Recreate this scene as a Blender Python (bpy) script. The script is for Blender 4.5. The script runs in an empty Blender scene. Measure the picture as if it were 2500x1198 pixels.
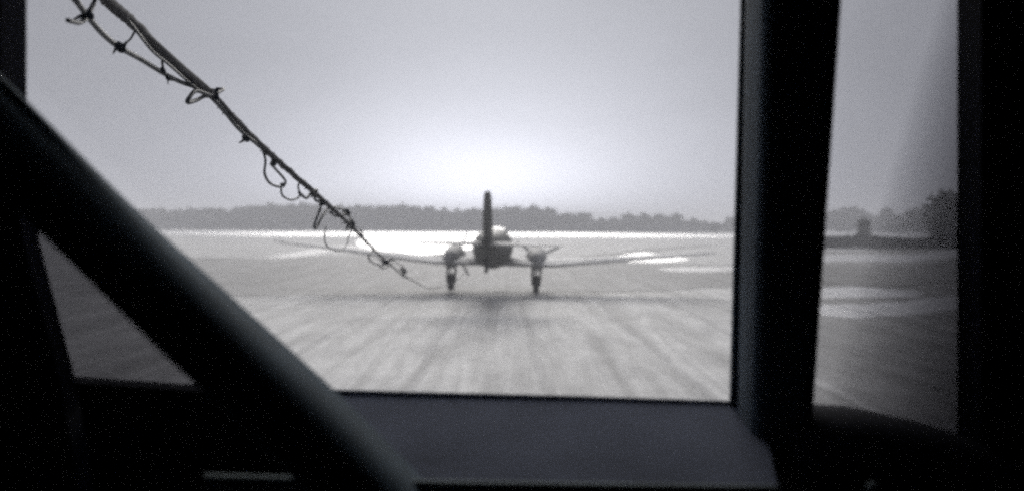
import bpy, bmesh, math, random
from mathutils import Vector, Matrix, noise

sc = bpy.context.scene
random.seed(7)
R = math.radians
EYE = Vector((0.0, 0.0, 4.4))
F = 2213.0                       # focal length in pixels of the 2500 px wide photograph

# ------------------------------------------------------------------ camera
cam_d = bpy.data.cameras.new('camera')
cam = bpy.data.objects.new('camera', cam_d)
sc.collection.objects.link(cam)
cam_d.sensor_width = 36.0
cam_d.lens = 36.0 * F / 2500.0
cam_d.clip_start = 0.02
cam_d.clip_end = 8000
cam_d.dof.use_dof = True
cam_d.dof.focus_distance = 2.15
cam_d.dof.aperture_fstop = cam_d.lens / 10.0     # a 10 mm wide aperture
ROT = (Matrix.Rotation(R(90 - 1.235), 4, 'X') @ Matrix.Rotation(R(0.3), 4, 'Z'))
cam.matrix_world = Matrix.Translation(EYE) @ ROT
sc.camera = cam

# ------------------------------------------------------------------ world
SUN_EL, SUN_AZ = R(24), R(-2.0)        # azimuth from +Y towards +X
world = bpy.data.worlds.new('World'); sc.world = world
world.use_nodes = True
nt = world.node_tree; N = nt.nodes; L = nt.links
N.clear()
def nd(t, **k):
    n = N.new(t)
    for a, b in k.items(): setattr(n, a, b)
    return n
sky = nd('ShaderNodeTexSky', sky_type='NISHITA', sun_disc=False)
sky.sun_elevation = SUN_EL; sky.sun_rotation = SUN_AZ
sky.air_density = 1.0; sky.dust_density = 6.0; sky.altitude = 0
bw = nd('ShaderNodeHueSaturation'); bw.inputs['Saturation'].default_value = 0.06
L.new(sky.outputs[0], bw.inputs['Color'])
sk_scale = nd('ShaderNodeVectorMath', operation='MULTIPLY'); sk_scale.inputs[1].default_value = (0.03, 0.031, 0.033)
L.new(bw.outputs[0], sk_scale.inputs[0])
# pale overcast veil, brightest low in the sky under the sun
tc = nd('ShaderNodeTexCoord')
nrm = nd('ShaderNodeVectorMath', operation='NORMALIZE'); L.new(tc.outputs['Generated'], nrm.inputs[0])
gdir = Vector((math.sin(R(-2.0)), math.cos(R(-2.0)), math.tan(R(0.7)))).normalized()
sub = nd('ShaderNodeVectorMath', operation='SUBTRACT'); sub.inputs[1].default_value = gdir
L.new(nrm.outputs[0], sub.inputs[0])
ln = nd('ShaderNodeVectorMath', operation='LENGTH'); flat = nd('ShaderNodeVectorMath', operation='MULTIPLY'); flat.inputs[1].default_value = (1, 1, 1.9)
L.new(sub.outputs[0], flat.inputs[0]); L.new(flat.outputs[0], ln.inputs[0])
def gauss(width, amp):
    a = nd('ShaderNodeMath', operation='DIVIDE'); L.new(ln.outputs['Value'], a.inputs[0]); a.inputs[1].default_value = width
    b = nd('ShaderNodeMath', operation='POWER'); L.new(a.outputs[0], b.inputs[0]); b.inputs[1].default_value = 1.6
    c = nd('ShaderNodeMath', operation='MULTIPLY'); L.new(b.outputs[0], c.inputs[0]); c.inputs[1].default_value = -1
    d = nd('ShaderNodeMath', operation='EXPONENT'); L.new(c.outputs[0], d.inputs[0])
    e = nd('ShaderNodeMath', operation='MULTIPLY'); L.new(d.outputs[0], e.inputs[0]); e.inputs[1].default_value = amp
    return e
g1, g2 = gauss(0.185, 14.0), gauss(0.6, 1.1)
ad = nd('ShaderNodeMath', operation='ADD'); L.new(g1.outputs[0], ad.inputs[0]); L.new(g2.outputs[0], ad.inputs[1])
VEIL = 2.65
ad2 = nd('ShaderNodeMath', operation='ADD'); L.new(ad.outputs[0], ad2.inputs[0]); ad2.inputs[1].default_value = VEIL
vc = nd('ShaderNodeVectorMath', operation='SCALE'); vc.inputs[0].default_value = (0.945, 0.965, 1.085)
# faint uneven overcast
cn = nd('ShaderNodeTexNoise'); cn.inputs['Scale'].default_value = 3.2; cn.inputs['Detail'].default_value = 5; cn.inputs['Distortion'].default_value = 0.6
cmp_ = nd('ShaderNodeMapping'); cmp_.inputs['Scale'].default_value = (1, 1, 2.6); L.new(nrm.outputs[0], cmp_.inputs[0]); L.new(cmp_.outputs[0], cn.inputs['Vector'])
cr = nd('ShaderNodeMapRange'); cr.inputs['From Min'].default_value = 0.3; cr.inputs['From Max'].default_value = 0.7
cr.inputs['To Min'].default_value = 0.93; cr.inputs['To Max'].default_value = 1.07; L.new(cn.outputs[0], cr.inputs['Value'])
cmul = nd('ShaderNodeMath', operation='MULTIPLY'); L.new(ad2.outputs[0], cmul.inputs[0]); L.new(cr.outputs[0], cmul.inputs[1])
L.new(cmul.outputs[0], vc.inputs['Scale'])
addv = nd('ShaderNodeVectorMath', operation='ADD'); L.new(sk_scale.outputs[0], addv.inputs[0]); L.new(vc.outputs[0], addv.inputs[1])
bg = nd('ShaderNodeBackground'); bg.inputs['Strength'].default_value = 0.1
L.new(addv.outputs[0], bg.inputs['Color'])
wo = nd('ShaderNodeOutputWorld'); L.new(bg.outputs[0], wo.inputs['Surface'])

sun_d = bpy.data.lights.new('sun', 'SUN')
sun_d.energy = 2.8; sun_d.angle = R(28); sun_d.color = (1.0, 0.97, 0.93)
sun = bpy.data.objects.new('sun', sun_d); sc.collection.objects.link(sun)
sd = Vector((math.sin(SUN_AZ) * math.cos(SUN_EL), math.cos(SUN_AZ) * math.cos(SUN_EL), math.sin(SUN_EL)))
sun.rotation_euler = sd.to_track_quat('Z', 'Y').to_euler()
sun.location = (0, 0, 60)

sc.view_settings.view_transform = 'Standard'
sc.view_settings.look = 'None'
sc.view_settings.gamma = 1.0
sc.view_settings.use_curve_mapping = False
sc.view_settings.exposure = 0.0
sc.render.engine = 'CYCLES'
cy = sc.cycles
cy.use_denoising = False
cy.use_adaptive_sampling = True      # stop early: the film in the photograph is grainy
cy.adaptive_threshold = 0.045
cy.adaptive_min_samples = 30
cy.pixel_filter_type = 'GAUSSIAN'
cy.filter_width = 3.1
cy.max_bounces = 8; cy.diffuse_bounces = 2; cy.glossy_bounces = 3
cy.transparent_max_bounces = 16; cy.volume_bounces = 1
cy.sample_clamp_indirect = 1.0

# ------------------------------------------------------------------ helpers
def at(x, y, Y):
    """point on the sight line of photo pixel (x, y) at distance Y in front of the eye"""
    d = ROT.to_3x3() @ Vector((x - 1250.0, 599.0 - y, -F))
    return EYE + d * (Y / d.y)

def sstep(a, b, t):
    t = max(0.0, min(1.0, (t - a) / (b - a)))
    return t * t * (3 - 2 * t)

def ground_z(X, Y):
    z = 1.25 * sstep(190, 460, Y)
    z += 0.9 * sstep(60, 120, X) * sstep(90, 210, Y) * (0.6 + 0.4 * math.sin(X * 0.05))
    return z

def on_ground(x, y):
    d = ROT.to_3x3() @ Vector((x - 1250.0, 599.0 - y, -F))
    d /= d.y
    Y = 15.0
    while Y < 2400:
        p = EYE + d * Y
        if p.z <= ground_z(p.x, p.y): break
        Y *= 1.01
    lo, hi = Y / 1.01, Y
    for _ in range(20):
        m = (lo + hi) / 2
        p = EYE + d * m
        if p.z <= ground_z(p.x, p.y): hi = m
        else: lo = m
    p = EYE + d * hi
    return Vector((p.x, p.y, ground_z(p.x, p.y)))

def link(o, parent=None):
    sc.collection.objects.link(o)
    if parent: o.parent = parent
    return o

def tag(o, label=None, cat=None, group=None, kind=None):
    if label: o['label'] = label
    if cat: o['category'] = cat
    if group: o['group'] = group
    if kind: o['kind'] = kind
    return o

def obj(name, bm, m, parent=None, smooth=False, bevel=0):
    if bevel:
        bmesh.ops.bevel(bm, geom=bm.edges[:], offset=bevel, segments=2 if bevel < .01 else 6, affect='EDGES', profile=0.6)
    bmesh.ops.recalc_face_normals(bm, faces=bm.faces[:])
    me = bpy.data.meshes.new(name)
    bm.to_mesh(me); bm.free()
    if m: me.materials.append(m)
    if smooth:
        for p in me.polygons: p.use_smooth = True
    return link(bpy.data.objects.new(name, me), parent)

def empty(name, loc=(0, 0, 0), rot=(0, 0, 0)):
    o = bpy.data.objects.new(name, None); o.empty_display_size = 0.3
    o.location = loc; o.rotation_euler = rot
    return link(o)

def prism(bm, poly, off):
    """poly: list of points; off: extrusion vector"""
    a = [bm.verts.new(p) for p in poly]
    b = [bm.verts.new(Vector(p) + Vector(off)) for p in poly]
    bm.faces.new(a); bm.faces.new(b[::-1])
    n = len(poly)
    for i in range(n):
        bm.faces.new((a[i], b[i], b[(i + 1) % n], a[(i + 1) % n]))

def hexa(bm, near, far):
    a = [bm.verts.new(p) for p in near]; b = [bm.verts.new(p) for p in far]
    bm.faces.new(a); bm.faces.new(b[::-1])
    for i in range(4):
        bm.faces.new((a[i], b[i], b[(i + 1) % 4], a[(i + 1) % 4]))

def box(bm, lo, hi):
    x0, y0, z0 = lo; x1, y1, z1 = hi
    hexa(bm, [(x0, y0, z0), (x1, y0, z0), (x1, y0, z1), (x0, y0, z1)],
             [(x0, y1, z0), (x1, y1, z0), (x1, y1, z1), (x0, y1, z1)])

def spline(pts, k=6):
    """Catmull-Rom through tuples of any length"""
    P = [pts[0]] + list(pts) + [pts[-1]]
    out = []
    for i in range(1, len(P) - 2):
        for j in range(k):
            t = j / k
            out.append(tuple(0.5 * (2 * b + (c - a) * t + (2 * a - 5 * b + 4 * c - d) * t * t + (3 * b - a - 3 * c + d) * t ** 3)
                             for a, b, c, d in zip(P[i - 1], P[i], P[i + 1], P[i + 2])))
    out.append(tuple(pts[-1]))
    return out

def tube(bm, pts, rad, n=8, lobes=0, twist=0.0, squash=1.0):
    pts = [Vector(p) for p in pts]
    rs = rad if hasattr(rad, '__len__') else [rad] * len(pts)
    t = (pts[1] - pts[0]).normalized()
    u = t.orthogonal().normalized()
    rings = []; ang = 0.0
    for i, p in enumerate(pts):
        if 0 < i < len(pts) - 1: t2 = (pts[i + 1] - pts[i - 1]).normalized()
        elif i == 0: t2 = t
        else: t2 = (pts[i] - pts[i - 1]).normalized()
        u = (u - t2 * u.dot(t2)).normalized(); v = t2.cross(u)
        if i: ang += twist * (pts[i] - pts[i - 1]).length
        ring = []
        for k in range(n):
            a = 2 * math.pi * k / n
            r = rs[i] * (1 + (0.16 * math.cos(lobes * (a - ang)) if lobes else 0))
            ring.append(bm.verts.new(p + u * math.cos(a) * r + v * math.sin(a) * r * squash))
        rings.append(ring)
    for i in range(len(rings) - 1):
        for k in range(n):
            bm.faces.new((rings[i][k], rings[i][(k + 1) % n], rings[i + 1][(k + 1) % n], rings[i + 1][k]))
    bm.faces.new(rings[0][::-1]); bm.faces.new(rings[-1])

def mat(name, col, rough=0.7, spec=0.3, var=0.2, scale=6.0, bump=0.0, coords='Object', stretch=(1, 1, 1), metal=0.0):
    m = bpy.data.materials.new(name); m.use_nodes = True
    t = m.node_tree; b = t.nodes['Principled BSDF']
    c = t.nodes.new('ShaderNodeTexCoord'); mp = t.nodes.new('ShaderNodeMapping'); mp.inputs['Scale'].default_value = stretch
    t.links.new(c.outputs[coords], mp.inputs[0])
    n = t.nodes.new('ShaderNodeTexNoise'); n.inputs['Scale'].default_value = scale; n.inputs['Detail'].default_value = 6; n.inputs['Roughness'].default_value = 0.6
    t.links.new(mp.outputs[0], n.inputs[0])
    r = t.nodes.new('ShaderNodeValToRGB')
    r.color_ramp.elements[0].position = 0.3; r.color_ramp.elements[1].position = 0.7
    r.color_ramp.elements[0].color = (*[max(0, v * (1 - var)) for v in col], 1)
    r.color_ramp.elements[1].color = (*[min(1, v * (1 + var)) for v in col], 1)
    t.links.new(n.outputs[0], r.inputs[0]); t.links.new(r.outputs[0], b.inputs['Base Color'])
    b.inputs['Roughness'].default_value = rough; b.inputs['Specular IOR Level'].default_value = spec; b.inputs['Metallic'].default_value = metal
    if bump:
        bp = t.nodes.new('ShaderNodeBump'); bp.inputs['Strength'].default_value = bump; bp.inputs['Distance'].default_value = 0.05
        t.links.new(n.outputs[0], bp.inputs['Height']); t.links.new(bp.outputs[0], b.inputs['Normal'])
    return m

# ------------------------------------------------------------------ ground
def field_mat(name, base, hi, lo, rough=0.75, spec=0.25):
    """frosted field: fine mottle, broad patches and drag marks that run along the take-off run (world Y)"""
    m = bpy.data.materials.new(name); m.use_nodes = True
    t = m.node_tree; b = t.nodes['Principled BSDF']
    g = t.nodes.new('ShaderNodeNewGeometry')
    def nz(stretch, scale, det=5, ro=0.55, dist=0.0):
        mp = t.nodes.new('ShaderNodeMapping'); mp.inputs['Scale'].default_value = stretch
        t.links.new(g.outputs['Position'], mp.inputs[0])
        n = t.nodes.new('ShaderNodeTexNoise'); n.inputs['Scale'].default_value = scale
        n.inputs['Detail'].default_value = det; n.inputs['Roughness'].default_value = ro; n.inputs['Distortion'].default_value = dist
        t.links.new(mp.outputs[0], n.inputs[0]); return n
    def ramp(src, p0, p1, c0, c1):
        r = t.nodes.new('ShaderNodeValToRGB')
        r.color_ramp.elements[0].position = p0; r.color_ramp.elements[1].position = p1
        r.color_ramp.elements[0].color = (*c0, 1); r.color_ramp.elements[1].color = (*c1, 1)
        t.links.new(src.outputs[0], r.inputs[0]); return r
    def mul(a, bb, f=1.0):
        x = t.nodes.new('ShaderNodeMix'); x.data_type = 'RGBA'; x.blend_type = 'MULTIPLY'; x.inputs['Factor'].default_value = f
        t.links.new(a.outputs[0], x.inputs[6]); t.links.new(bb.outputs[0], x.inputs[7])
        class O: pass
        o = O(); o.outputs = [x.outputs[2]]; return o
    patches = ramp(nz((0.05, 0.018, 1), 1.0, 6), 0.35, 0.66, lo, hi)
    tracks = ramp(nz((1.1, 0.05, 1), 0.9, 5, 0.65, 1.1), 0.33, 0.6, (0.56, 0.56, 0.56), (1, 1, 1))
    fine = ramp(nz((1, 1, 1), 3.0, 8, 0.7), 0.3, 0.7, (0.64, 0.64, 0.65), (1.0, 1.0, 1.0))
    mid = ramp(nz((0.5, 0.22, 1), 1.0, 6, 0.65, 0.5), 0.32, 0.6, (0.64, 0.64, 0.65), (1.0, 1.0, 1.0))
    c = mul(mul(mul(patches, tracks), fine), mid)
    t.links.new(c.outputs[0], b.inputs['Base Color'])
    b.inputs['Roughness'].default_value = rough; b.inputs['Specular IOR Level'].default_value = spec
    bp = t.nodes.new('ShaderNodeBump'); bp.inputs['Strength'].default_value = 0.5; bp.inputs['Distance'].default_value = 0.06
    n = nz((1, 1, 1), 5.0, 6, 0.7); t.links.new(n.outputs[0], bp.inputs['Height']); t.links.new(bp.outputs[0], b.inputs['Normal'])
    return m

M = {}
M['field'] = field_mat('frosted_grass', None, (0.90, 0.90, 0.88), (0.76, 0.76, 0.75))
M['dull'] = field_mat('bare_turf', None, (0.48, 0.48, 0.475), (0.37, 0.37, 0.37))
M['worn'] = field_mat('trodden_frost', None, (0.72, 0.72, 0.71), (0.6, 0.6, 0.6))
M['dark2'] = field_mat('damp_turf', None, (0.42, 0.42, 0.43), (0.33, 0.33, 0.34))
M['dark'] = field_mat('wet_earth', None, (0.34, 0.34, 0.34), (0.26, 0.26, 0.26))
M['pale'] = field_mat('thick_frost', None, (0.95, 0.95, 0.95), (0.88, 0.88, 0.89), 0.6, 0.3)
M['wet'] = field_mat('wet_concrete', None, (0.97, 0.97, 0.97), (0.93, 0.93, 0.94), 0.36, 1.0)

def grid_axis(marks):
    out = []
    for (a, b, s) in marks:
        n = max(1, int(round((b - a) / s)))
        out += [a + (b - a) * i / n for i in range(n)]
    out.append(marks[-1][1]); return out
xs = grid_axis([(-1400, -300, 60), (-300, 300, 6), (300, 1400, 60)])
ys = grid_axis([(-250, 0, 20), (0, 520, 5), (520, 2500, 60)])
bm = bmesh.new()
V = [[bm.verts.new((x, y, ground_z(x, y))) for y in ys] for x in xs]
for i in range(len(xs) - 1):
    for j in range(len(ys) - 1):
        bm.faces.new((V[i][j], V[i + 1][j], V[i + 1][j + 1], V[i][j + 1]))
tag(obj('ground', bm, M['field'], smooth=True), kind='structure')

def sheet(name, prof, m, lift, jit=0.05, seed=0):
    """a strip of ground cover: prof = (photo x, far edge y, near edge y) ..., laid on the terrain with ragged edges"""
    pr = spline(prof, 10)
    bm = bmesh.new(); cols = []
    for i, (x, y0, y1) in enumerate(pr):
        a = on_ground(x, y0); b = on_ground(x, y1)
        w = max(0.0, min(1.0, min(i, len(pr) - 1 - i) / 3.0))
        ja = noise.noise(Vector((a.x * 0.11, seed, 0))) + 0.6 * noise.noise(Vector((a.x * 0.4, seed, 3)))
        jb = noise.noise(Vector((b.x * 0.11, seed, 7))) + 0.6 * noise.noise(Vector((b.x * 0.4, seed, 9)))
        L_ = (b - a).length
        a2 = a.lerp(b, 0.5 - 0.5 * w) + (b - a) * ja * jit * w
        b2 = b.lerp(a, 0.5 - 0.49 * w) + (b - a) * jb * jit * w
        col = []
        nseg = max(2, int((b2 - a2).length / 5))
        nseg = 40
        for k in range(nseg + 1):
            p = a2.lerp(b2, k / nseg)
            col.append(bm.verts.new((p.x, p.y, ground_z(p.x, p.y) + lift)))
        cols.append(col)
    for i in range(len(cols) - 1):
        for k in range(len(cols[0]) - 1):
            bm.faces.new((cols[i][k], cols[i + 1][k], cols[i + 1][k + 1], cols[i][k + 1]))
    return tag(obj(name, bm, m, smooth=True), kind='structure')

sheet('right_field', [(1900, 579, 1060), (2020, 579, 1100), (2200, 581, 1160), (2420, 580, 1190), (2700, 580, 1200)], M['dull'], 0.003, 0.01, 20)
sheet('turf_strip', [(330, 576, 616), (700, 576, 612), (1000, 578, 612), (1300, 578, 618), (1600, 580, 645), (1800, 582, 640), (1960, 584, 640)], M['field'], 0.008, 0.05, 1)
sheet('perimeter_road', [(240, 564, 573), (430, 564, 574), (700, 565.5, 577), (900, 566, 576), (1200, 567, 577), (1400, 568, 578), (1700, 572, 580), (1900, 574, 581)], M['wet'], 0.03, 0.03, 2)
sheet('turf_field', [(200, 622, 724), (560, 630, 726), (860, 624, 722), (1200, 628, 716), (1500, 640, 716), (1800, 648, 700), (2000, 640, 702), (2337, 622, 690), (2500, 612, 690)], M['dull'], 0.02, 0.03, 3)
sheet('frost_sheen_patch', [(868, 590, 594), (900, 576, 614), (980, 575, 622), (1080, 575, 620), (1160, 576, 606), (1240, 584, 590)], M['wet'], 0.024, 0.05, 4)  # sheen of the low glow, laid on the ground as a white sheet
sheet('frost_sheen_patch', [(640, 628, 630), (720, 616, 628), (800, 601, 616), (860, 600, 612), (900, 605, 608)], M['pale'], 0.028, 0.1, 5)
sheet('frost_sheen_patch', [(1400, 632, 634), (1480, 627, 637), (1560, 616, 640), (1620, 622, 640), (1690, 632, 634)], M['wet'], 0.028, 0.06, 6)
sheet('frost_sheen_patch', [(1600, 656, 657), (1680, 652, 664), (1800, 652, 662), (1900, 655, 660)], M['pale'], 0.028, 0.06, 7)
sheet('dark_ground_strip', [(1420, 624, 629), (1480, 620, 628), (1560, 610, 617), (1660, 602, 607), (1740, 597, 601)], M['dark'], 0.032, 0.1, 8)  # dark streak of the right wing, laid on the ground as a strip
sheet('frost_sheen_patch', [(1980, 624, 640), (2100, 620, 638), (2200, 622, 640), (2280, 614, 634), (2400, 598, 618)], M['wet'], 0.03, 0.06, 10)
sheet('frost_sheen_patch', [(1990, 708, 730), (2060, 700, 730), (2150, 704, 730), (2260, 710, 724)], M['wet'], 0.012, 0.2, 11)
sheet('frost_sheen_patch', [(1985, 742, 768), (2080, 744, 776), (2200, 734, 772), (2340, 722, 756), (2450, 720, 744)], M['wet'], 0.012, 0.2, 12)
sheet('dark_ground_strip', [(1985, 775, 800), (2100, 790, 860), (2250, 780, 880), (2400, 760, 900)], M['dull'], 0.008, 0.1, 13)
sheet('frost_sheen_patch', [(1960, 562, 577), (2040, 561, 578), (2120, 563, 577), (2240, 566, 579), (2330, 568, 577)], M['wet'], 0.03, 0.05, 14)
sheet('frost_sheen_patch', [(2010, 602, 612), (2060, 600, 614), (2110, 601, 612), (2140, 604, 608)], M['wet'], 0.03, 0.1, 15)
sheet('dark_ground_strip', [(1985, 646, 694), (2080, 650, 698), (2180, 652, 702), (2280, 642, 694), (2440, 614, 684)], M['dark'], 0.036, 0.06, 16)
sheet('dark_ground_strip', [(1985, 598, 604), (2080, 600, 607), (2160, 600, 612), (2260, 604, 618), (2400, 602, 610)], M['dark'], 0.026, 0.1, 17)
# trodden wheel tracks on the take-off run
for k, (x0, x1) in enumerate([(-2.6, -3.1), (1.2, 0.4), (-7.5, -7.0), (5.2, 5.0), (8.5, 9.5)]):
    bm = bmesh.new(); prev = None
    for i in range(60):
        Y = 14 + i * 0.75
        x = x0 + (x1 - x0) * i / 59 + 0.35 * noise.noise(Vector((Y * 0.08, k * 5.0, 0)))
        w = 0.16 + 0.12 * noise.noise(Vector((Y * 0.5, k * 3.0, 2)))
        w = max(0.03, w) * min(1, (59 - i) / 8)
        a = bm.verts.new((x - w, Y, 0.006)); b = bm.verts.new((x + w, Y, 0.006))
        if prev: bm.faces.new((prev[0], prev[1], b, a))
        prev = (a, b)
    tag(obj('wheel_track', bm, M['worn']), kind='structure')

# ------------------------------------------------------------------ haze
hz = bpy.data.materials.new('haze'); hz.use_nodes = True
ht = hz.node_tree; ht.nodes.remove(ht.nodes['Principled BSDF'])
pv = ht.nodes.new('ShaderNodeVolumePrincipled')
pv.inputs['Color'].default_value = (0.95, 0.96, 1.0, 1)
pv.inputs['Density'].default_value = 0.0016
pv.inputs['Anisotropy'].default_value = 0.1
ht.links.new(pv.outputs[0], ht.nodes['Material Output'].inputs['Volume'])
bm = bmesh.new(); box(bm, (-1450, -300, -1.0), (1450, 2600, 24.0))
tag(obj('haze', bm, hz), kind='stuff')

# ------------------------------------------------------------------ trees
M['bark'] = mat('bark', (0.05, 0.048, 0.045), 0.9, 0.1)
M['leaf'] = mat('foliage', (0.055, 0.058, 0.05), 0.9, 0.1, 0.35, 0.6)
M['hedge'] = mat('hedge_foliage', (0.012, 0.012, 0.016), 0.9, 0.05, 0.3, 1.0)

def leaf_cloud(bm, c, rx, ry, rz, n, s, rnd):
    cl = []
    for _ in range(max(5, n // 22)):
        while True:
            p = Vector((rnd.uniform(-1, 1), rnd.uniform(-1, 1), rnd.uniform(-1, 1)))
            if p.length < 1: break
        p *= 0.8
        cl.append(Vector((c[0] + p.x * rx, c[1] + p.y * ry, c[2] + p.z * rz)))
    for i in range(n):
        b = cl[i % len(cl)]
        q = b + Vector((rnd.gauss(0, rx * .16), rnd.gauss(0, ry * .16), rnd.gauss(0, rz * .14)))
        u = Vector((rnd.gauss(0, 1), rnd.gauss(0, 1), rnd.gauss(0, 1))).normalized(); v = u.orthogonal().normalized()
        k = s * rnd.uniform(.5, 1.2)
        bm.faces.new([bm.verts.new(q + u * k * a + v * k * b2 * .8) for a, b2 in ((-1, -.6), (1, -1), (.7, 1), (-.8, .9))])

def make_tree_meshes(v):
    """unit tree 10 m tall"""
    rnd = random.Random(100 + v)
    t = bmesh.new()
    w = 3.2 + 1.2 * rnd.random()
    tube(t, [(0, 0, -0.3), (0.05, 0, 2), (0.15, 0.1, 4.5), (0.1, 0, 7)], [0.3, 0.22, 0.15, 0.06], 7)
    for i in range(5):
        a = rnd.uniform(0, 6.28); z = 1.8 + i * 0.9; r = w * rnd.uniform(.4, .75)
        tube(t, [(0.05, 0, z), (math.cos(a) * r * .5, math.sin(a) * r * .5, z + 1.0), (math.cos(a) * r, math.sin(a) * r, z + 2.2)], [0.11, 0.07, 0.03], 5)
    c = bmesh.new()
    leaf_cloud(c, (0, 0, 5.3), w, w, 3.7, 620, 0.58, rnd)
    leaf_cloud(c, (rnd.uniform(-.8, .8), 0, 7.4), w * .62, w * .62, 2.1, 200, 0.40, rnd)
    leaf_cloud(c, (rnd.uniform(-1, 1), 0, 2.6), w * .8, w * .8, 1.9, 260, 0.46, rnd)
    ms = []
    for nm, b, m in (('trunk', t, M['bark']), ('crown', c, M['leaf'])):
        me = bpy.data.meshes.new('tree_' + nm); b.to_mesh(me); b.free(); me.materials.append(m); ms.append(me)
    return ms
TM = [make_tree_meshes(v) for v in range(6)]

def tree(px, ytop, Y, label, group, wide=1.0, name='tree'):
    p = at(px, 565, Y)
    gz = ground_z(p.x, Y)
    top = at(px, ytop, Y).z
    h = max(1.5, top - gz)
    e = empty(name, (p.x, Y, gz), (0, 0, random.uniform(0, 6.28)))
    s = h / 9.6
    e.scale = (s * wide, s * wide, s)
    tm = TM[random.randrange(6)]
    for nm, me in zip(('trunk', 'crown'), tm):
        o = bpy.data.objects.new(nm, me); link(o, e)
    return tag(e, label, 'tree', group)

def interp(tab, x):
    for (a, ya), (b, yb) in zip(tab, tab[1:]):
        if a <= x <= b: return ya + (yb - ya) * (x - a) / (b - a)
    return tab[-1][1] if x > tab[-1][0] else tab[0][1]

# the long wood on the left, and the row behind the right-hand trees, read as even masses
def wood(name, prof, n, Y0, Y1, label, seed, s0=0.9):
    rnd = random.Random(seed); bm = bmesh.new()
    x0, x1 = prof[0][0], prof[-1][0]
    for i in range(n):
        px = x0 + (x1 - x0) * (i + rnd.uniform(-.4, .4)) / n
        Y = Y0 + rnd.uniform(0, Y1 - Y0)
        p = at(px, 560, Y); gz = ground_z(p.x, Y)
        h = (at(px, interp(prof, px) + rnd.uniform(-1, 4), Y).z - gz) * .97
        tube(bm, [(p.x, Y, gz - .3), (p.x + .3, Y, gz + h * .7)], [0.35, 0.1], 5)
        w = max(3.2, h * .42)
        leaf_cloud(bm, (p.x, Y, gz + h * .66), w, w * .8, h * .33, 120, s0, rnd)
        leaf_cloud(bm, (p.x, Y, gz + h * .3), w, w * .8, h * .3, 90, s0 * 1.1, rnd)
    tag(obj(name, bm, M['leaf']), label, 'wood', kind='stuff')
TOP = [(-200, 512), (350, 508), (470, 504), (560, 505), (620, 496), (700, 490), (800, 495), (900, 497), (985, 492), (1060, 502), (1170, 506), (1250, 500)]
wood('far_wood', TOP, 200, 500, 545, 'long even grey wood on the horizon left of the aircraft tail fin', 5)
TOP2 = [(1230, 508), (1340, 512), (1370, 530), (1460, 536), (1520, 532), (1660, 532), (1720, 543), (1900, 541), (2030, 525), (2120, 530), (2200, 528), (2280, 520), (2480, 515)]
wood('far_wood', TOP2, 130, 512, 545, 'pale low wood filling the horizon behind the separate trees on the right', 6)

G1 = 'hazy trees on the horizon right of the aircraft'
LAB1 = [
 (1262, 497, 'round hazy tree on the horizon just right of the aircraft tail fin'),
 (1300, 499, 'broad hazy tree, second to the right of the tail fin'),
 (1335, 504, 'hazy tree at the right end of the tall clump beside the tail fin'),
 (1385, 516, 'low round hazy tree after the first dip in the treeline'),
 (1425, 515, 'low hazy tree beside the first dip, right one of the pair'),
 (1468, 530, 'small hazy bush-like tree in the low gap of the treeline'),
 (1500, 528, 'small hazy tree closing the gap, left of the flat-topped clump'),
 (1535, 519, 'hazy tree at the left end of the flat-topped clump'),
 (1572, 519, 'hazy tree in the left half of the flat-topped clump'),
 (1612, 519, 'hazy tree in the right half of the flat-topped clump'),
 (1650, 520, 'hazy tree at the right end of the flat-topped clump'),
 (1692, 530, 'low hazy tree sloping away after the flat-topped clump'),
 (1722, 537, 'low pale tree near the dark window post, left of the brown bush'),
 (1785, 527, 'hazy tree half hidden by the dark vertical window post'),
]
for px, yt, lb in LAB1: tree(px, yt, 495 + random.uniform(-6, 6), lb, G1, 1.25)
tree(1745, 541, 420, 'brown bush standing before the treeline left of the dark window post', 'bushes on the field edge', 1.3, 'bush')
G2 = 'trees seen through the right-hand pane'
LAB2 = [
 (2040, 508, 560, 'hazy tree right beside the dark post in the right-hand pane', 1.3),
 (2075, 500, 560, 'tallest of the pale round trees near the dark post in the right-hand pane', 1.2),
 (2105, 512, 560, 'pale tree above the small dark bush in the right-hand pane', 1.2),
 (2140, 522, 560, 'low pale tree just right of the small dark bush', 1.4),
 (2163, 503, 520, 'grey pointed tree in the middle of the right-hand pane', 1.0),
 (2198, 522, 540, 'low pale tree in the middle dip of the right-hand pane', 1.5),
 (2232, 506, 460, 'mid grey tree left of the big dark tree group', 1.3),
 (2262, 502, 440, 'mid grey tree touching the big dark tree at the right edge', 1.3),
 (2287, 496, 380, 'dark grey tree leaning against the tallest tree', 1.2),
]
for px, yt, Y, lb, w in LAB2: tree(px, yt, Y, lb, G2, w)
tree(2322, 456, 215, 'tallest dark tree at the right edge of the right-hand pane', G2, 0.95)
tree(2375, 468, 222, 'tall dark tree cut off by the right margin post', G2, 0.95)
tree(2110, 527, 205, 'small dark upright bush standing in the dark hedge', 'bushes on the field edge', 0.55, 'bush')
tree(2290, 540, 205, 'small dark bush in the hedge beneath the tallest tree', 'bushes on the field edge', 0.8, 'bush')

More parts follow.
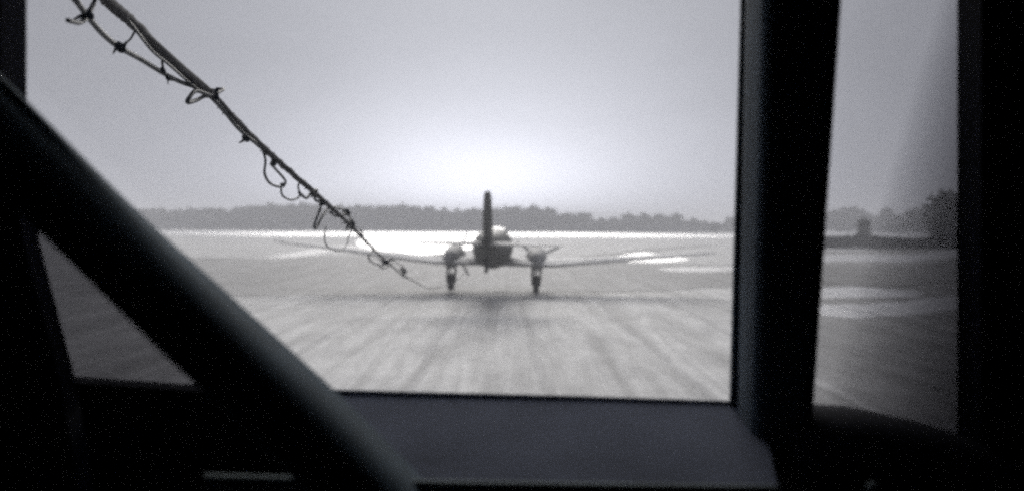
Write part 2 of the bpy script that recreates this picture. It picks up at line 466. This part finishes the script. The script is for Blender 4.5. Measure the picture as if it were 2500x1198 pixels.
def hedge(name, prof, Y, m, label, seed, s=0.35, per=14):
    """prof = (photo x, top y, bottom y): a bank of leaves following the ground at distance Y"""
    rnd = random.Random(seed); bm = bmesh.new()
    pr = spline(prof, 8)
    for (xa, ya, yb), (xb, _, _) in zip(pr, pr[1:]):
        a = at(xa, yb, Y); b = at(xb, yb, Y)
        n = max(1, int((b.x - a.x) / (s * 1.1)))
        for i in range(n):
            x = a.x + (b.x - a.x) * i / n
            gz = ground_z(x, Y); h = max(0.4, at(xa, ya, Y).z - gz)
            for _ in range(per):
                q = Vector((x + rnd.gauss(0, s), Y + rnd.gauss(0, .6), gz + h * rnd.random() ** .8 * rnd.uniform(.85, 1.08)))
                u = Vector((rnd.gauss(0, 1), rnd.gauss(0, 1), rnd.gauss(0, 1))).normalized(); v = u.orthogonal().normalized()
                k = s * rnd.uniform(.5, 1.2)
                bm.faces.new([bm.verts.new(q + u * k * c + v * k * d) for c, d in ((-1, -.6), (1, -1), (.7, 1), (-.8, .9))])
    return tag(obj(name, bm, m), label, 'hedge')
hedge('hedge', [(1960, 579, 594), (2040, 579, 592), (2110, 573, 594), (2160, 580, 597), (2240, 584, 606), (2290, 577, 604), (2360, 574, 604), (2450, 574, 604)], 190, M['hedge'],
      'dark ragged hedge crossing the field in the right-hand pane', 3, 0.36, 60)
hedge('hedge', [(300, 553, 563), (600, 553, 564), (860, 555, 565), (1200, 558, 567)], 490, M['leaf'], 'thin dark hedge line at the foot of the left wood', 4, 0.6, 6)
hedge('hedge', [(1240, 560, 567), (1500, 561, 569), (1700, 564, 573), (1900, 566, 574)], 485, M['leaf'], 'thin dark hedge line under the trees right of the aircraft', 5, 0.6, 6)

# ------------------------------------------------------------------ tow aircraft (origin on the ground between its main wheels, nose to +Y)
M['drab'] = mat('faded_drab_paint', (0.05, 0.052, 0.048), 0.6, 0.3, 0.25, 1.5)
M['under'] = mat('grey_underside_paint', (0.10, 0.10, 0.10), 0.6, 0.3, 0.15, 1.5)
M['wing'] = mat('haze_paled_wing', (0.68, 0.68, 0.68), 0.7, 0.2, 0.15, 1.2)  # fading by haze put into the colour of wings and tailplane
M['cowl'] = mat('haze_paled_cowling', (0.30, 0.30, 0.30), 0.7, 0.2, 0.2, 1.2)  # cowlings and blades paled in colour too, so they fade as in haze
M['rubber'] = mat('rubber', (0.02, 0.02, 0.022), 0.8, 0.2)
M['steel'] = mat('dull_steel', (0.15, 0.15, 0.16), 0.45, 0.5, 0.1, 3, metal=0.6)

def loft(bm, secs, n=20):
    rings = []
    for (y, xc, zc, rx, rz) in secs:
        rings.append([bm.verts.new((xc + rx * math.cos(2 * math.pi * k / n), y, zc + rz * math.sin(2 * math.pi * k / n))) for k in range(n)])
    for i in range(len(rings) - 1):
        for k in range(n):
            bm.faces.new((rings[i][k], rings[i][(k + 1) % n], rings[i + 1][(k + 1) % n], rings[i + 1][k]))
    bm.faces.new(rings[0][::-1]); bm.faces.new(rings[-1])

def foil(bm, secs, vertical=False, t0=0.0, t1=1.0):
    """secs: (span, leading y, trailing y, offset, thickness); the slice of chord between t0 and t1 (0 = leading edge)"""
    def th(t): return 2.6 * math.sqrt(max(t, 0)) * (1 - t) * 0.8 + 0.06
    rings = []
    K = 8
    for (s, yl, yt, o, h) in secs:
        up, dn = [], []
        for k in range(K + 1):
            t = t0 + (t1 - t0) * k / K
            y = yl + (yt - yl) * t
            a = h * 0.5 * th(t)
            for lst, sg in ((up, 1), (dn, -1)):
                lst.append((o + sg * a, y, s) if vertical else (s, y, o + sg * a))
        rings.append([bm.verts.new(p) for p in up + dn[::-1]])
    n = len(rings[0])
    for i in range(len(rings) - 1):
        for k in range(n):
            bm.faces.new((rings[i][k], rings[i][(k + 1) % n], rings[i + 1][(k + 1) % n], rings[i + 1][k]))
    bm.faces.new(rings[0][::-1]); bm.faces.new(rings[-1])

PX, PY = -1.22, 60.0
plane = empty('tow_aircraft', (PX, PY, 0.055), (0, R(1.2), R(-0.9)))
tag(plane, 'dark twin-engined tow aircraft with raised tail rolling away down the field', 'aircraft')
bm = bmesh.new()
loft(bm, [(5.7, 0, 2.65, .08, .08), (5.4, 0, 2.66, .5, .5), (4.6, 0, 2.72, .85, .9), (3.4, 0, 2.86, 1.1, 1.2), (1.5, 0, 2.92, 1.22, 1.28), (-4, 0, 2.95, 1.22, 1.27),
          (-6.5, 0, 3.02, 1.08, 1.12), (-9, 0, 3.15, .78, .85), (-11.5, 0, 3.3, .42, .55), (-13.2, 0, 3.4, .12, .28)])
fus = obj('fuselage', bm, M['drab'], plane, True)
bm = bmesh.new(); loft(bm, [(4.3, 0, 3.75, .3, .05), (3.9, 0, 3.85, .75, .3), (3.0, 0, 3.9, .85, .38), (2.2, 0, 3.92, .7, .25), (1.4, 0, 3.95, .3, .1)], 14)
obj('cockpit_canopy', bm, M['steel'], plane, True)
W = [(0, 2.4, -2.1, 1.95, .72), (4.0, 2.3, -2.0, 1.95, .66), (9, 1.3, -1.55, 2.42, .42), (13.6, .35, -1.1, 2.87, .22), (14.5, -.1, -.9, 2.95, .08)]
for s in (-1, 1):
    bm = bmesh.new(); foil(bm, [(s * a, b, c, d, e) for a, b, c, d, e in W], t1=.8)
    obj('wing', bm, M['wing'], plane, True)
    bm = bmesh.new(); foil(bm, [(s * a, b, c, d, e) for a, b, c, d, e in W[2:4]], t0=.81, t1=1)
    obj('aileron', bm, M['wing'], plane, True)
    bm = bmesh.new(); foil(bm, [(s * a, b, c, d, e) for a, b, c, d, e in [(1.2, 2.38, -2.1, 1.95, .7), W[1], (8.9, 1.32, -1.56, 2.41, .42)]], t0=.81, t1=1)
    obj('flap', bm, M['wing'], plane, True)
    x = s * 2.82
    bm = bmesh.new(); loft(bm, [(3.7, x, 2.25, .55, .55), (3.5, x, 2.25, .7, .7), (2.6, x, 2.25, .74, .74), (1.2, x, 2.2, .68, .7), (-.6, x, 2.1, .55, .6), (-2.2, x, 2.05, .2, .25)], 16)
    nac = obj('engine_nacelle', bm, M['cowl'], plane, True)
    bm = bmesh.new(); tube(bm, [(x + .3 * s, 1.6, 1.62), (x + .3 * s, .6, 1.5)], .12, 8); obj('exhaust_pipe', bm, M['steel'], nac, True)
    bm = bmesh.new(); loft(bm, [(4.15, x, 2.25, .03, .03), (4.0, x, 2.25, .16, .16), (3.72, x, 2.25, .2, .2)], 12)
    pr = obj('propeller', bm, M['steel'], plane, True)
    for k in range(3):
        a = 2 * math.pi * k / 3 + (.4 if s > 0 else 1.1)
        u = Vector((math.cos(a), 0, math.sin(a))); v = Vector((-math.sin(a), .35, math.cos(a))).normalized()
        bm = bmesh.new(); c = Vector((x, 3.86, 2.25)); w = v.cross(u)
        hexa(bm, [c + u * .15 - v * .08 - w * .03, c + u * .15 + v * .08 - w * .03, c + u * 1.72 + v * .07 - w * .01, c + u * 1.72 - v * .07 - w * .01],
                 [c + u * .15 - v * .08 + w * .03, c + u * .15 + v * .08 + w * .03, c + u * 1.72 + v * .07 + w * .01, c + u * 1.72 - v * .07 + w * .01])
        obj('blade', bm, M['cowl'], pr)
    # main gear
    bm = bmesh.new(); loft_s = []
    prof = [(-.2, .42), (-.19, .52), (-.12, .57), (.12, .57), (.19, .52), (.2, .42)]
    rings = [[bm.verts.new((x + a, r * math.cos(2 * math.pi * k / 28), .57 + r * math.sin(2 * math.pi * k / 28))) for k in range(28)] for a, r in prof]
    for i in range(len(rings) - 1):
        for k in range(28): bm.faces.new((rings[i][k], rings[i][(k + 1) % 28], rings[i + 1][(k + 1) % 28], rings[i + 1][k]))
    bm.faces.new(rings[0]); bm.faces.new(rings[-1][::-1])
    wh = obj('wheel', bm, M['rubber'], plane, True)
    bm = bmesh.new(); tube(bm, [(x - .23, 0, .57), (x + .23, 0, .57)], .22, 14); obj('hub', bm, M['steel'], wh)
    for dx in (-.27, .27):
        bm = bmesh.new(); tube(bm, [(x + dx, 0, .5), (x + dx, 0, 1.25), (x + dx * .9, .1, 1.85)], [.06, .07, .09], 8)
        obj('gear_leg', bm, M['rubber'], plane, True)
    bm = bmesh.new(); tube(bm, [(x - .27, -.05, .95), (x + .27, -.05, .95)], .05, 6); tube(bm, [(x, -.1, .95), (x, -1.3, 1.75)], .05, 6)
    obj('gear_brace', bm, M['rubber'], plane, True)
    T = [(0, -10.2, -13.0, 3.38, .3), (s * 2.4, -10.6, -12.9, 3.38, .22), (s * 3.9, -11.3, -12.5, 3.38, .12), (s * 4.05, -11.6, -12.3, 3.38, .05)]
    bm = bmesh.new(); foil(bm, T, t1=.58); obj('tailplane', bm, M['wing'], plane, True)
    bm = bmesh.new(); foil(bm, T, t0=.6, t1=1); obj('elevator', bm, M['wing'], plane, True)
FN = [(3.4, -8.6, -13.4, 0, .66), (4.3, -10.3, -13.5, 0, .62), (5.3, -11.5, -13.35, 0, .56), (5.95, -12.0, -13.2, 0, .46), (6.14, -12.3, -13.0, 0, .3)]
bm = bmesh.new(); foil(bm, FN, True, t1=.55); obj('tail_fin', bm, M['drab'], plane, True)
bm = bmesh.new(); foil(bm, FN, True, t0=.57, t1=1); obj('rudder', bm, M['drab'], plane, True)
bm = bmesh.new(); tube(bm, [(0, -11.2, 3.0), (0, -11.5, 2.5), (0, -11.7, 2.15)], [.09, .07, .06], 8); obj('tail_wheel_strut', bm, M['rubber'], plane)
bm = bmesh.new(); tube(bm, [(-.09, -11.75, 2.1), (.09, -11.75, 2.1)], .26, 18); obj('tail_wheel', bm, M['rubber'], plane)

# ------------------------------------------------------------------ tow rope with the intercom wire bound along it
M['rope'] = mat('dark_hemp', (0.07, 0.07, 0.075), 0.9, 0.1, 0.3, 60)
M['wire'] = mat('intercom_wire', (0.035, 0.04, 0.047), 0.6, 0.3, 0.2, 40)
M['tape'] = mat('binding_tape', (0.025, 0.03, 0.04), 0.8, 0.2, 0.3, 50)
rope_path = [(-620 + 800, -95, 1.30), (260, 0, 1.55), (330, 62, 1.75), (420, 150, 2.05), (520, 236, 2.4), (610, 330, 2.8), (700, 412, 3.3), (790, 490, 4.0), (850, 545, 5.2), (900, 596, 7.0),
             (950, 643, 10), (1000, 680, 16), (1060, 703, 28), (1120, 680, 38)]
rp = [at(*p) for p in rope_path]
tail = plane.matrix_basis @ Vector((0, -13.1, 3.12))
anchor = Vector((rp[0].x - .03, 0.95, EYE.z + 0.40))
rp = [anchor] + rp + [Vector(tail)]
rs = [Vector(p) for p in spline([tuple(p) for p in rp], 10)]
# resample finely near the eye
bm = bmesh.new()
tube(bm, rs, 0.0105, 12, lobes=3, twist=60)
rope = obj('tow_rope', bm, M['rope'], None, True)
tag(rope, 'long taut tow rope running from the upper left to the aircraft tail', 'rope')

def dist_of(x):
    t = [(a, d) for a, _, d in rope_path]
    return interp(t, x)
def wire(pts, r, name='wire', k=6):
    bm = bmesh.new()
    q = [at(x, y, dist_of(x + (y - x + 0) * 0.0) + dz) for x, y, dz in pts]
    tube(bm, spline([tuple(p) for p in q], k), r, 6)
    return obj(name, bm, M['wire'], rope, True)
# slack strand hanging below the rope, rejoining it at the big tie
wire([(130, -60, .0), (180, -5, .02), (212, 38, .03), (252, 84, .03), (292, 116, .03), (345, 146, .03), (397, 178, .02), (440, 200, .02), (478, 214, .01), (515, 232, 0)], 0.0052)
wire([(238, -40, .0), (232, 0, .02), (214, 40, .03), (196, 56, .03), (165, 50, .02)], 0.0035)
wire([(300, 110, .03), (318, 96, .02), (330, 75, 0)], 0.0022)
wire([(400, 175, .02), (396, 150, .0), (404, 140, -.01)], 0.003)
wire([(290, 20, -.01), (330, 72, -.03), (372, 125, -.02), (412, 158, -.03), (455, 196, -.02), (498, 230, -.02)], 0.003)
# teardrop loop at the big tie
wire([(545, 218, 0), (515, 232, -.02), (480, 222, -.02), (464, 236, -.02), (458, 250, -.01), (482, 244, 0), (505, 234, 0), (532, 246, 0)], 0.0055)
wire([(520, 240, -.02), (548, 272, -.02), (580, 312, -.02), (612, 340, -.02), (640, 362, -.02)], 0.0055)
wire([(640, 362, -.02), (648, 392, 0), (646, 424, 0), (660, 448, 0), (686, 456, 0), (697, 442, 0), (672, 412, 0), (662, 398, 0), (690, 396, 0)], 0.0046)
wire([(686, 456, 0), (690, 478, 0), (712, 488, 0), (732, 478, 0), (728, 452, 0), (745, 440, 0)], 0.004)
wire([(730, 470, 0), (748, 484, 0), (760, 470, 0), (774, 464, 0), (768, 486, 0), (788, 496, 0)], 0.006)
wire([(788, 490, 0), (778, 520, 0), (768, 548, 0), (772, 556, 0), (792, 520, 0), (812, 505, 0), (838, 512, 0), (846, 520, 0), (822, 528, 0), (806, 518, 0)], 0.0055)
wire([(846, 520, 0), (866, 548, 0), (846, 560, 0), (856, 532, 0)], 0.006)
wire([(796, 552, 0), (792, 580, 0), (800, 602, 0), (826, 612, 0), (846, 598, 0), (852, 574, 0), (866, 552, 0)], 0.0034)
wire([(880, 560, 0), (892, 590, 0), (915, 608, 0), (900, 622, 0), (908, 640, 0), (930, 644, 0), (966, 632, 0), (940, 655, 0), (925, 648, 0)], 0.007)
wire([(966, 640, 0), (985, 652, 0), (980, 672, 0), (1000, 680, 0)], 0.007)

def tie(x, y, s, spikes, seed):
    s *= 1.3
    """a wound tape binding with loose ends"""
    rnd = random.Random(seed); Y = dist_of(x)
    c = at(x, y, Y); k = Y / F
    bm = bmesh.new()
    ax = (at(x + 10, y + 9, Y) - c).normalized()
    tube(bm, [c - ax * s * k * 1.0, c - ax * s * k * .4, c + ax * s * k * .5, c + ax * s * k], [s * k * .4, s * k * .75, s * k * .7, s * k * .35], 8)
    for (dx, dy) in spikes:
        e = at(x + dx, y + dy, Y + rnd.uniform(-.02, .02)); m_ = c.lerp(e, .5) + Vector((0, 0, rnd.uniform(-.4, .4) * s * k))
        tube(bm, [c, m_, e], [s * k * .42, s * k * .3, s * k * .08], 6)
    return obj('tape_tie', bm, M['tape'], rope, True)
tie(216, 36, 11, [(-45, 18), (-22, 14), (8, -30)], 1)
tie(293, 116, 12, [(-18, 16), (18, -14), (14, 14), (-16, -8)], 2)
tie(330, 70, 8, [(-14, -4), (10, 14)], 3)
tie(408, 142, 7, [(-8, 6)], 4)
tie(398, 172, 6, [(-8, -3)], 5)
tie(410, 192, 5, [(0, 16), (16, 6)], 6)
tie(462, 196, 9, [(-14, -6), (-6, 8)], 7)
tie(520, 230, 12, [(24, -14), (14, 16)], 8)
tie(600, 338, 8, [(-18, 12), (14, 6)], 9)
tie(652, 372, 6, [(-8, 10)], 10)
tie(668, 398, 6, [(-10, 6)], 11)
tie(690, 452, 5, [(8, -8)], 12)
tie(768, 474, 8, [(8, -10), (-8, 10)], 13)
tie(786, 494, 7, [(-8, 8)], 14)
tie(846, 518, 8, [(-16, 6)], 15)
tie(856, 546, 8, [(10, 8)], 16)
tie(940, 640, 6, [(22, -8), (-20, -12), (-8, 14)], 17)
tie(985, 660, 7, [(0, 12)], 18)

rnd = random.Random(12)
bm = bmesh.new()
for i in range(95):                                   # loose fibres and short wire ends standing off the rope
    x = rnd.uniform(250, 900); Y = dist_of(x)
    y = interp([(a, b) for a, b, _ in rope_path[1:]], x); k = Y / F
    c0 = at(x, y, Y); ln_ = rnd.uniform(5, 17)
    a = rnd.choice((rnd.uniform(1.6, 3.4), rnd.uniform(-.9, .6)))
    e = at(x + math.cos(a) * ln_, y + abs(math.sin(a)) * ln_ * (1 if a > 1 else -.4), Y + rnd.uniform(-.02, .02))
    m_ = c0.lerp(e, .5) + Vector((rnd.uniform(-3, 3) * k, 0, rnd.uniform(-3, 3) * k))
    tube(bm, [c0, m_, e], [2.4 * k, 1.7 * k, .6 * k], 4)
tag(obj('frayed_fibres', bm, M['rope'], rope), kind='stuff')

# ------------------------------------------------------------------ cockpit of the towed glider, seen from its seat
M['frame'] = mat('dark_cabin_paint', (0.070, 0.092, 0.120), 0.85, 0.06, 0.3, 9)
M['strut'] = mat('dull_strut_paint', (0.034, 0.052, 0.070), 0.95, 0.04, 0.3, 12)
M['shelf'] = mat('worn_coaming_cloth', (0.082, 0.093, 0.130), 0.95, 0.03, 0.25, 7)
M['lip'] = mat('rubbed_edge_roll', (0.17, 0.20, 0.21), 0.9, 0.05, 0.3, 14)
M['shell'] = mat('matt_black_lining', (0.005, 0.006, 0.014), 0.95, 0.05, 0.2, 5)
def pane_mat(name, sigma=0.0, tint=(0.5, 0.5, 0.55)):
    m = bpy.data.materials.new(name); m.use_nodes = True
    t = m.node_tree; t.nodes.remove(t.nodes['Principled BSDF'])
    tr = t.nodes.new('ShaderNodeBsdfTransparent'); tr.inputs[0].default_value = (.985, .985, .985, 1)
    t.links.new(tr.outputs[0], t.nodes['Material Output'].inputs['Surface'])
    if sigma:
        va = t.nodes.new('ShaderNodeVolumeAbsorption'); va.inputs['Color'].default_value = (*tint, 1); va.inputs['Density'].default_value = sigma
        t.links.new(va.outputs[0], t.nodes['Material Output'].inputs['Volume'])
    return m
M['clear'] = pane_mat('clear_perspex')
M['smoky'] = pane_mat('smoky_perspex', 440, (.02, .02, .06))
M['vignette'] = pane_mat('vignette_perspex', 200, (.02, .02, .06))  # tint that carries a vignette, built into the right pane

ck = empty('glider_cockpit', (0, 0.4, 2.9))
tag(ck, 'dark cockpit frame of the towed glider with diagonal strut and window post', 'cockpit')
def cpart(name, bm, m, smooth=False, bevel=0):
    o = obj(name, bm, m, None, smooth, bevel)
    o.parent = ck; o.matrix_parent_inverse = Matrix.Translation(-Vector(ck.location))
    return o
ez = EYE.z
# shell: roof, back, floor, side walls
bm = bmesh.new(); box(bm, (-.98, -1.3, ez + .36), (.98, 1.00, ez + .40)); cpart('roof', bm, M['shell'])
bm = bmesh.new(); box(bm, (-.98, -1.34, ez - 1.3), (.98, -1.302, ez + .36)); cpart('rear_bulkhead', bm, M['shell'])
bm = bmesh.new(); box(bm, (-.98, -1.3, ez - 1.34), (.98, 1.06, ez - 1.302)); cpart('floor', bm, M['shell'])
for s in (-1, 1):
    bm = bmesh.new(); x0, x1 = sorted((s * .93, s * .97)); box(bm, (x0, -1.298, ez - 1.3), (x1, 1.0, ez + .358)); cpart('side_wall', bm, M['shell'])
def slab(poly, Y, depth):
    """a flat member cut to an outline that stands at distance Y, with real thickness away from the eye"""
    bm = bmesh.new(); prism(bm, [at(x, y, Y) for x, y in poly], (0, -depth, 0)); return bm
# added black posts that stand in for the dark side margins of the view
cpart('margin_post', slab([(-950, -420), (65, -420), (65, 1700), (-950, 1700)], .985, .05), M['shell'])
cpart('margin_post', slab([(2337, -420), (3500, -420), (3500, 1700), (2337, 1700)], .985, .05), M['shell'])
# slanting side-window post on the left (left edge of the small side window)
cpart('side_window_post', slab([(40, 300), (80, 470), (96, 590), (182, 915), (250, 1300), (40, 1300)], .94, .03), M['shell'])
# front wall below the windows
cpart('front_wall', slab([(40, 912), (180, 918), (485, 938), (620, 955), (860, 1250), (1860, 1250), (2000, 1190), (2400, 1190), (2400, 2600), (40, 2600)], 1.03, .035), M['shell'])
# coaming shelf under the windscreen
top = [at(790, 957, 1.0), at(1000, 963, 1.0), at(1400, 972, 1.0), at(1856, 986, 1.0)]
bot = [at(790, 1176, .78), at(980, 1180, .78), at(1400, 1186, .78), at(1900, 1196, .78)]
bm = bmesh.new(); cols = []
for a, b in zip(top, bot):
    cols.append([bm.verts.new(p) for p in (a, b, b + Vector((0, 0, -.03)), a + Vector((0, 0, -.06)))])
for c0, c1 in zip(cols, cols[1:]):
    for k in range(4): bm.faces.new((c0[k], c0[(k + 1) % 4], c1[(k + 1) % 4], c1[k]))
bm.faces.new(cols[0]); bm.faces.new(cols[-1][::-1])
cpart('coaming', bm, M['shelf'])
bm = bmesh.new(); tube(bm, [at(500, 1174, .765), at(760, 1180, .765), at(1100, 1190, .765), at(1500, 1196, .765), at(1900, 1202, .765)], .0062, 12); cpart('edge_roll', bm, M['lip'], True)
# windscreen bottom frame rail
bm = bmesh.new(); tube(bm, [at(600, 957, 1.0), at(1000, 968, 1.0), at(1400, 978, 1.0), at(1850, 993, 1.0)], .006, 10); cpart('bottom_rail', bm, M['shelf'], True)
# diagonal strut: a deep member whose upper flank faces the windscreen
outer = [(-200, -20), (65, 236), (340, 510), (565, 715), (835, 960), (1070, 1198), (1330, 1470)]
inner = [(-360, 160), (-100, 400), (172, 660), (390, 875), (650, 1120), (870, 1350), (1130, 1630)]
so = spline([tuple(at(x, y, .80)) for x, y in outer], 6)
si = spline([tuple(at(x, y, .70)) for x, y in inner], 6)
bm = bmesh.new(); rows = []
for q_, (o_, i_) in enumerate(zip(so, si)):
    dq = .035 + .085 * sstep(.15, .7, q_ / (len(so) - 1))       # the section deepens towards its foot
    o_, i_ = Vector(o_), Vector(i_); nf = o_ + Vector((0, -dq, 0)); ac = (nf - i_).normalized()
    sec = [i_ + Vector((0, .012, 0)), i_ + ac * .010, nf - ac * .022 + Vector((0, .001, 0)), nf - ac * .010 + Vector((0, .008, 0)), nf - ac * .003 + Vector((0, .018, 0)), nf + Vector((0, dq * .45, 0)),
           o_ + Vector((0, -.008, 0)), o_ - ac * .008, i_ + ac * .01 + Vector((0, .07, 0)), i_ + Vector((0, .06, 0))]
    rows.append([bm.verts.new(p) for p in sec])
for r0, r1 in zip(rows, rows[1:]):
    for k in range(10): bm.faces.new((r0[k], r0[(k + 1) % 10], r1[(k + 1) % 10], r1[k]))
bm.faces.new(rows[0]); bm.faces.new(rows[-1][::-1])
cpart('diagonal_strut', bm, M['strut'], True)
# vertical window post: deep section, its left flank faces the windscreen
def post(near, far, name, m, bev=.017):
    bm = bmesh.new(); hexa(bm, near, far); return cpart(name, bm, m, True, bev)
nL0, nL1 = at(1878, -300, .90), at(1838, 1150, .90)
nR0, nR1 = at(2085, -300, .90), at(1985, 1150, .90)
fL0, fL1 = at(1818, -300, .985), at(1792, 1150, .985)
fR0 = Vector((nR0.x, .985, fL0.z)); fR1 = Vector((nR1.x, .985, fL1.z))
post([nL0, nR0, nR1, nL1], [fL0, fR0, fR1, fL1], 'window_post', M['frame'])
post([at(1818, -300, .99), at(1850, -300, .99), at(1820, 1100, .99), at(1781, 1100, .99)], [at(1814, -300, 1.004), at(1850, -300, 1.004), at(1820, 1100, 1.004), at(1777, 1100, 1.004)], 'glazing_strip', M['frame'], .001)
# rounded instrument hood on the right
bm = bmesh.new(); rows = []
arc = [(1900, 1003), (1993, 997), (2100, 1004), (2200, 1024), (2290, 1046), (2337, 1060), (2420, 1092), (2500, 1140)]
for (x, y) in arc:
    a = at(x, y, .93)
    rows.append([bm.verts.new(p) for p in (Vector((a.x, .995, a.z - .012)), Vector((a.x, .97, a.z - .002)), a, Vector((a.x, .88, a.z - .012)), Vector((a.x, .84, a.z - .05)), Vector((a.x, .83, a.z - .32)), Vector((a.x, .99, a.z - .32)))])
for r0, r1 in zip(rows, rows[1:]):
    for k in range(7): bm.faces.new((r0[k], r0[(k + 1) % 7], r1[(k + 1) % 7], r1[k]))
bm.faces.new(rows[0]); bm.faces.new(rows[-1][::-1])
cpart('instrument_hood', bm, M['shell'], True)
bm = bmesh.new(); bmesh.ops.create_icosphere(bm, subdivisions=2, radius=.0055, matrix=Matrix.Translation(at(2130, 1190, .80))); cpart('knob', bm, M['lip'], True)
# tow fitting on the roof
bm = bmesh.new(); box(bm, (anchor.x - .03, .90, ez + .401), (anchor.x + .03, .96, ez + .43)); cpart('tow_fitting', bm, M['frame'])
# panes
def pane(poly, m, t0, t1=None):
    """poly in photo pixels at Y .995..; thickness t0 on the left growing to t1 on the right"""
    t1 = t1 or t0
    bm = bmesh.new()
    xs_ = [p[0] for p in poly]; lo, hi = min(xs_), max(xs_)
    a = [at(x, y, .955) for x, y in poly]
    b = [p + Vector((0, t0 + (t1 - t0) * ((x - lo) / (hi - lo)) ** 1.0, 0)) for p, (x, y) in zip(a, poly)]
    va = [bm.verts.new(p) for p in a]; vb = [bm.verts.new(p) for p in b]
    bm.faces.new(va); bm.faces.new(vb[::-1])
    for i in range(len(a)): bm.faces.new((va[i], vb[i], vb[(i + 1) % len(a)], va[(i + 1) % len(a)]))
    return bm
bm = bmesh.new(); prism(bm, [at(x, y, 1.006) for x, y in ((20, -340), (1830, -340), (1800, 1010), (860, 1000), (64, 180))], (0, .004, 0)); cpart('windscreen_pane', bm, M['clear'])
bm = pane([(50, 400), (520, 870), (620, 960), (100, 960)], M['smoky'], .004); o = cpart('side_window_pane', bm, M['smoky'])
bm = bmesh.new()
q = [at(1960, -300, .995), at(2380, -300, .995), at(2380, 1130, .995), at(1960, 1130, .995)]
th = [.0002, .0014, .0150, .0013]  # thickest at lower right, where the built-in vignette is darkest
va = [bm.verts.new(p) for p in q]; vb = [bm.verts.new(p + Vector((0, t, 0))) for p, t in zip(q, th)]
bmesh.ops.recalc_face_normals(bm, faces=[bm.faces.new(va), bm.faces.new(vb[::-1])] + [bm.faces.new((va[i], vb[i], vb[(i + 1) % 4], va[(i + 1) % 4])) for i in range(4)])
cpart('quarter_window_pane', bm, M['vignette'])
